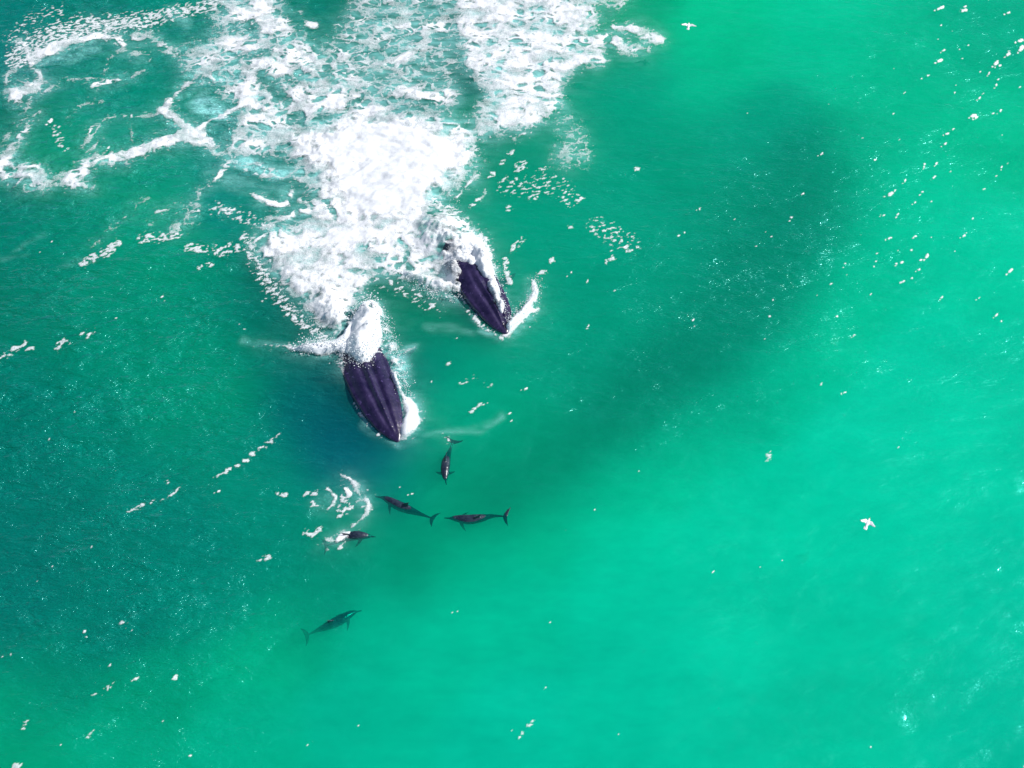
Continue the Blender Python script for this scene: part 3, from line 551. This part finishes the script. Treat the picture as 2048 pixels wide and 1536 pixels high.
def fin(bm, root, span, chord, nrm, prof, seg=12):
    # prof: (fraction of span, chord length, half thickness, sweep back)
    rings = []
    for s, c, th, sw in prof:
        ce = root + span * s - chord * sw
        rings.append([ce + chord * (math.cos(a) * c / 2) + nrm * (math.sin(a) * th) for a in [2 * math.pi * k / seg for k in range(seg)]])
    loft(bm, rings)
def creature(name, spine, table, fins, voxel, material, roll=0.0, ridge=None, nring=70, nseg=36):
    C = catmull(spine, 16); d = [0]
    for a, b in zip(C[:-1], C[1:]): d.append(d[-1] + (b - a).length)
    Lt = d[-1]
    def at_(t):
        s = t * Lt; k = min(max(np.searchsorted(d, s) - 1, 0), len(C) - 2); f = (s - d[k]) / max(d[k + 1] - d[k], 1e-9)
        p = C[k].lerp(C[k + 1], f); T = (C[min(k + 3, len(C) - 1)] - C[max(k - 3, 0)]).normalized()
        side = T.cross(Vector((0, 0, 1))).normalized(); up = side.cross(T).normalized()
        if roll: cr, sr = math.cos(roll), math.sin(roll); side, up = side * cr + up * sr, up * cr - side * sr
        return p, T, side, up        # T points to the tail, side is the animal's left seen from above
    bm = bmesh.new(); rings = []
    for k in range(nring + 1):
        t = (k / nring) ** 1.15; w_, hu, hd = interp(table, t)
        p, T, side, up = at_(t); ring = []
        for q in range(nseg):
            a = 2 * math.pi * q / nseg; c, s = math.cos(a), math.sin(a)
            e = .86
            x = math.copysign(abs(c) ** e, c) * w_; y = math.copysign(abs(s) ** e, s) * (hu if s > 0 else hd)
            if ridge and s > 0: y += ridge(t, x / max(w_, 1e-6))
            ring.append(p + side * x + up * y)
        rings.append(ring)
    loft(bm, rings)
    for f in fins: f(bm, at_, Lt)
    bmesh.ops.recalc_face_normals(bm, faces=bm.faces[:])
    m0 = bpy.data.meshes.new(name); bm.to_mesh(m0); bm.free()
    tmp = link(bpy.data.objects.new('tmp', m0))
    md = tmp.modifiers.new('r', 'REMESH'); md.mode = 'VOXEL'; md.voxel_size = voxel; md.use_smooth_shade = True
    sm = tmp.modifiers.new('s', 'SMOOTH'); sm.iterations = 2; sm.factor = .4
    dg = bpy.context.evaluated_depsgraph_get(); me = bpy.data.meshes.new_from_object(tmp.evaluated_get(dg))
    bpy.data.objects.remove(tmp); me.name = name
    base = at_(.35)[0].copy()
    co_ = np.empty(len(me.vertices) * 3, np.float32); me.vertices.foreach_get('co', co_)
    co_ = co_.reshape(-1, 3) - np.array(base, np.float32); me.vertices.foreach_set('co', co_.ravel())
    me.polygons.foreach_set('use_smooth', np.ones(len(me.polygons), bool))
    me.materials.clear(); me.materials.append(material); me.update()
    o = link(bpy.data.objects.new(name, me)); o.location = base
    return o
def wet_skin(name, c1, c2, scale, rough):
    M, n, N, L = mat(name); b = N['Principled BSDF']
    t = N.new('ShaderNodeTexCoord'); s = N.new('ShaderNodeTexNoise'); s.inputs['Scale'].default_value = scale; s.inputs['Detail'].default_value = 6; s.inputs['Roughness'].default_value = .65
    L.new(t.outputs['Object'], s.inputs['Vector'])
    cr = N.new('ShaderNodeValToRGB'); cr.color_ramp.elements[0].position = .38; cr.color_ramp.elements[1].position = .72
    cr.color_ramp.elements[0].color = c1 + (1,); cr.color_ramp.elements[1].color = c2 + (1,)
    L.new(s.outputs[0], cr.inputs[0])
    s3 = N.new('ShaderNodeTexNoise'); s3.inputs['Scale'].default_value = scale * 3.2; s3.inputs['Detail'].default_value = 5; s3.inputs['Roughness'].default_value = .75; L.new(t.outputs['Object'], s3.inputs['Vector'])
    mr = N.new('ShaderNodeMapRange'); mr.inputs['From Min'].default_value = .60; mr.inputs['From Max'].default_value = .74; mr.inputs['To Max'].default_value = .75; L.new(s3.outputs[0], mr.inputs['Value'])
    mx = N.new('ShaderNodeMix'); mx.data_type = 'RGBA'; L.new(mr.outputs[0], mx.inputs['Factor']); L.new(cr.outputs[0], mx.inputs['A']); mx.inputs['B'].default_value = tuple(min(1, q * 4.5 + .04) for q in c2) + (1,)
    L.new(mx.outputs['Result'], b.inputs['Base Color'])
    b.inputs['Roughness'].default_value = rough; b.inputs['Specular IOR Level'].default_value = .6
    bp = N.new('ShaderNodeBump'); bp.inputs['Distance'].default_value = .02; bp.inputs['Strength'].default_value = .5
    s2 = N.new('ShaderNodeTexNoise'); s2.inputs['Scale'].default_value = scale * 4; s2.inputs['Detail'].default_value = 4; L.new(t.outputs['Object'], s2.inputs['Vector'])
    L.new(s2.outputs[0], bp.inputs['Height']); L.new(bp.outputs[0], b.inputs['Normal'])
    return M
whale_skin = wet_skin('whale_skin', (.008, .004, .034), (.045, .030, .095), 1.6, .26)
dolphin_skin = wet_skin('dolphin_skin', (.008, .012, .030), (.040, .060, .082), 4.0, .25)

def whale_ridge(sc):
    def f(t, x):
        if t < .02 or t > .36: return 0
        k = math.sin(math.pi * min(1, (t - .02) / .30)) ** .6 if t < .32 else max(0, (.36 - t) / .04) * .3
        y = 0
        for c, hh in ((0, .13), (.46, .10), (-.46, .10)):
            y += hh * math.exp(-((x - c) / .085) ** 2)
        y -= .03 * (math.exp(-((x - .22) / .11) ** 2) + math.exp(-((x + .22) / .11) ** 2))
        y -= .05 * math.exp(-((abs(x) - .78) / .08) ** 2)
        return y * k * sc
    return f
def whale_fins(sc, dip=.30, slope=.10):
    def flip(bm, at_, Lt):
        for sg in (1, -1):
            p, T, side, up = at_(.25)
            fin(bm, p + side * sg * sc * .8 - up * dip * sc, (side * sg * 1.9 + T * .5 - up * slope) * sc, -T, up, [(0, .75 * sc, .12 * sc, 0), (.3, .72 * sc, .10 * sc, 0), (.7, .5 * sc, .06 * sc, .06 * sc), (.95, .22 * sc, .03 * sc, .2 * sc), (1, .08 * sc, .02 * sc, .25 * sc)])
    def dorsal(bm, at_, Lt):
        p, T, side, up = at_(.70)
        fin(bm, p + up * .3 * sc, up * .75 * sc, -T, side, [(0, .8 * sc, .08 * sc, 0), (.5, .45 * sc, .05 * sc, .18 * sc), (.9, .2 * sc, .03 * sc, .4 * sc), (1, .1 * sc, .02 * sc, .5 * sc)])
    def fluke(bm, at_, Lt):
        p, T, side, up = at_(.985)
        for sg in (1, -1):
            fin(bm, p - side * sg * .05, side * sg * 1.7 * sc, -T, up, [(0, .9 * sc, .11 * sc, 0), (.3, .8 * sc, .09 * sc, .15 * sc), (.7, .5 * sc, .05 * sc, .45 * sc), (.95, .2 * sc, .03 * sc, .75 * sc), (1, .08 * sc, .02 * sc, .85 * sc)])
    return [flip, dorsal, fluke]
def whale_table(sc):
    return [(t, a * sc, b * sc, c * sc) for t, a, b, c in [(0, .08, .05, .06), (.015, .32, .13, .22), (.05, .68, .23, .45), (.10, .98, .34, .74), (.17, 1.2, .44, .98), (.25, 1.28, .52, 1.12), (.32, 1.2, .60, 1.2), (.42, 1.2, .70, 1.2), (.55, 1.05, .72, 1.05), (.68, .75, .58, .78), (.80, .45, .42, .5), (.92, .22, .26, .26), (1, .12, .1, .1)]]
def path(pts): return [px(u, v, z) for u, v, z in pts]
whale1 = creature('whale', path([(797, 884, .02), (774, 838, .06), (746, 775, .06), (722, 715, -.25), (694, 640, -1.0), (664, 560, -1.5), (630, 480, -1.8), (604, 412, -2.2)]), whale_table(.85), whale_fins(.95, .22, .02), .045, whale_skin, 0.0, whale_ridge(1.1))
tag(whale1, 'bigger dark whale with its ridged head lifted out just above the dolphins', 'whale', 'whales surfacing side by side')
whale2 = creature('whale', path([(1013, 668, .0), (990, 622, .06), (962, 578, .10), (934, 530, -.05), (895, 480, -.6), (850, 425, -1.2), (810, 372, -1.6)]), whale_table(.74), whale_fins(.8, .55, .2), .04, whale_skin, -0.05, whale_ridge(.9))
tag(whale2, 'smaller dark whale half hidden by white water, with a curl of foam at its snout', 'whale', 'whales surfacing side by side')

DT = [(0, .018, .02, .02), (.04, .035, .03, .035), (.09, .048, .045, .05), (.12, .085, .085, .075), (.17, .135, .13, .12), (.25, .185, .175, .17), (.36, .225, .21, .22), (.47, .225, .21, .23), (.58, .19, .18, .20), (.70, .125, .13, .14), (.82, .065, .085, .085), (.93, .035, .05, .05), (1, .03, .03, .03)]
def dolphin_fins(sc, dors=1.0):
    def flip(bm, at_, Lt):
        for sg in (1, -1):
            p, T, side, up = at_(.27)
            fin(bm, p + side * sg * .12 * sc - up * .06 * sc, (side * sg * .30 + T * .16 - up * .24) * sc, -T, up, [(0, .17 * sc, .03 * sc, 0), (.4, .15 * sc, .025 * sc, .01), (.8, .09 * sc, .015 * sc, .05 * sc), (1, .03 * sc, .01 * sc, .09 * sc)])
    def dorsal(bm, at_, Lt):
        p, T, side, up = at_(.50)
        fin(bm, p + up * .13 * sc, up * .34 * dors * sc, -T, side, [(0, .34 * sc, .028 * sc, 0), (.4, .22 * sc, .022 * sc, .06 * sc), (.8, .11 * sc, .014 * sc, .14 * sc), (1, .04 * sc, .01 * sc, .2 * sc)])
    def fluke(bm, at_, Lt):
        p, T, side, up = at_(.97)
        for sg in (1, -1):
            fin(bm, p - side * sg * .02, side * sg * .42 * sc, -T, up, [(0, .20 * sc, .028 * sc, 0), (.3, .19 * sc, .022 * sc, .02 * sc), (.7, .12 * sc, .015 * sc, .09 * sc), (1, .03 * sc, .01 * sc, .18 * sc)])
    return [flip, dorsal, fluke]
dolphins = [
 ([(893, 970, -.02), (890, 948, .0), (892, 925, -.03), (899, 903, -.06), (907, 881, .03)], 'dolphin swimming away from the bigger whale snout, small splash at its tail', 0, 1.0),
 ([(750, 993, .02), (770, 997, .02), (795, 1010, -.02), (822, 1021, -.02), (846, 1030, -.02), (868, 1038, .02)], 'dark dolphin with a long thin beak pointing at the curved foam trail', .15, 1.0),
 ([(888, 1036, .0), (912, 1037, .0), (938, 1039, -.02), (963, 1036, -.03), (988, 1032, -.03), (1014, 1033, .06)], 'dark dolphin with spread tail flukes, furthest right of the pod', -.2, 1.0),
 ([(752, 1074, -.02), (735, 1072, .0), (712, 1071, .02), (690, 1076, -.1), (668, 1086, -.22), (650, 1092, -.3)], 'dolphin breaking the surface in white foam at the foot of the curved foam trail', 0, .95),
 ([(724, 1221, -.28), (705, 1226, -.22), (682, 1239, -.18), (655, 1252, -.22), (632, 1262, -.38), (611, 1272, -.50)], 'dolphin just under the surface, alone lower down the picture below the others', 0, 1.0)]
for pts, lab, rl, sc in dolphins:
    P = path([(a, b, z - .10) for a, b, z in pts]); o = creature('dolphin', P, [(t, a * sc * .86, b * sc * .9, c * sc * .9) for t, a, b, c in DT], dolphin_fins(sc), .016, dolphin_skin, rl, None, 60, 20)
    tag(o, lab, 'dolphin', 'dolphins swimming ahead of the whales')

# ------------------------------------------------------------------ gulls
gull_white, n, N, L = mat('gull_feathers')
b = N['Principled BSDF']; b.inputs['Roughness'].default_value = .7
at = N.new('ShaderNodeTexCoord'); sx = N.new('ShaderNodeSeparateXYZ'); L.new(at.outputs['Generated'], sx.inputs[0])
rp = N.new('ShaderNodeValToRGB'); rp.color_ramp.elements[0].position = .05; rp.color_ramp.elements[0].color = (.04, .04, .045, 1); rp.color_ramp.elements[1].position = .10; rp.color_ramp.elements[1].color = (.85, .86, .88, 1)
L.new(sx.outputs[0], rp.inputs[0]); L.new(rp.outputs[0], b.inputs['Base Color'])
beak_mat, n, N, L = mat('beak'); N['Principled BSDF'].inputs['Base Color'].default_value = (.5, .3, .05, 1)
def gull(u, v, z, head, span, label, sweep):
    c = px(u, v, z); hd = Vector((math.cos(head), math.sin(head), 0))
    sp = [c + hd * .24, c + hd * .10, c - hd * .08, c - hd * .28]
    def wings(bm, at_, Lt):
        for sg in (1, -1):
            p, T, side, up = at_(.42)
            fin(bm, p, side * sg * span / 2 + up * .12, -T, up, [(0, .20, .02, 0), (.4, .19, .016, -.03), (.7, .13, .012, sweep * .5), (1, .03, .006, sweep)])
    def tail(bm, at_, Lt):
        p, T, side, up = at_(.9)
        fin(bm, p - side * .07, side * .14, -T, up, [(0, .14, .008, 0), (.5, .16, .012, 0), (1, .14, .008, 0)])
    o = creature('gull', sp, [(0, .015, .015, .015), (.08, .04, .045, .045), (.2, .05, .05, .05), (.45, .07, .065, .07), (.8, .04, .035, .035), (1, .03, .012, .012)], [wings, tail], .009, gull_white, 0, None, 30, 16)
    tag(o, label, 'seabird', 'white gulls low over the sea')
    bm = bmesh.new(); loft(bm, [[Vector((0, math.cos(a) * r, math.sin(a) * r)) + Vector((x, 0, 0)) for a in [k * math.pi / 3 for k in range(6)]] for x, r in ((0, .015), (.04, .010), (.07, .003))])
    m = bpy.data.meshes.new('beak'); bm.to_mesh(m); bm.free(); m.materials.append(beak_mat)
    k = link(bpy.data.objects.new('beak', m)); k.parent = o
    k.location = (c + hd * .235) - o.location; k.rotation_euler = (0, 0, head)
gull(1377, 52, 2.0, R(80), .84, 'white gull flying low near the top edge, right of the foam net', .12)
gull(1735, 1047, 2.0, R(62), .62, 'white gull with a dark wing tip flying over the bright green sea at the right', .10)
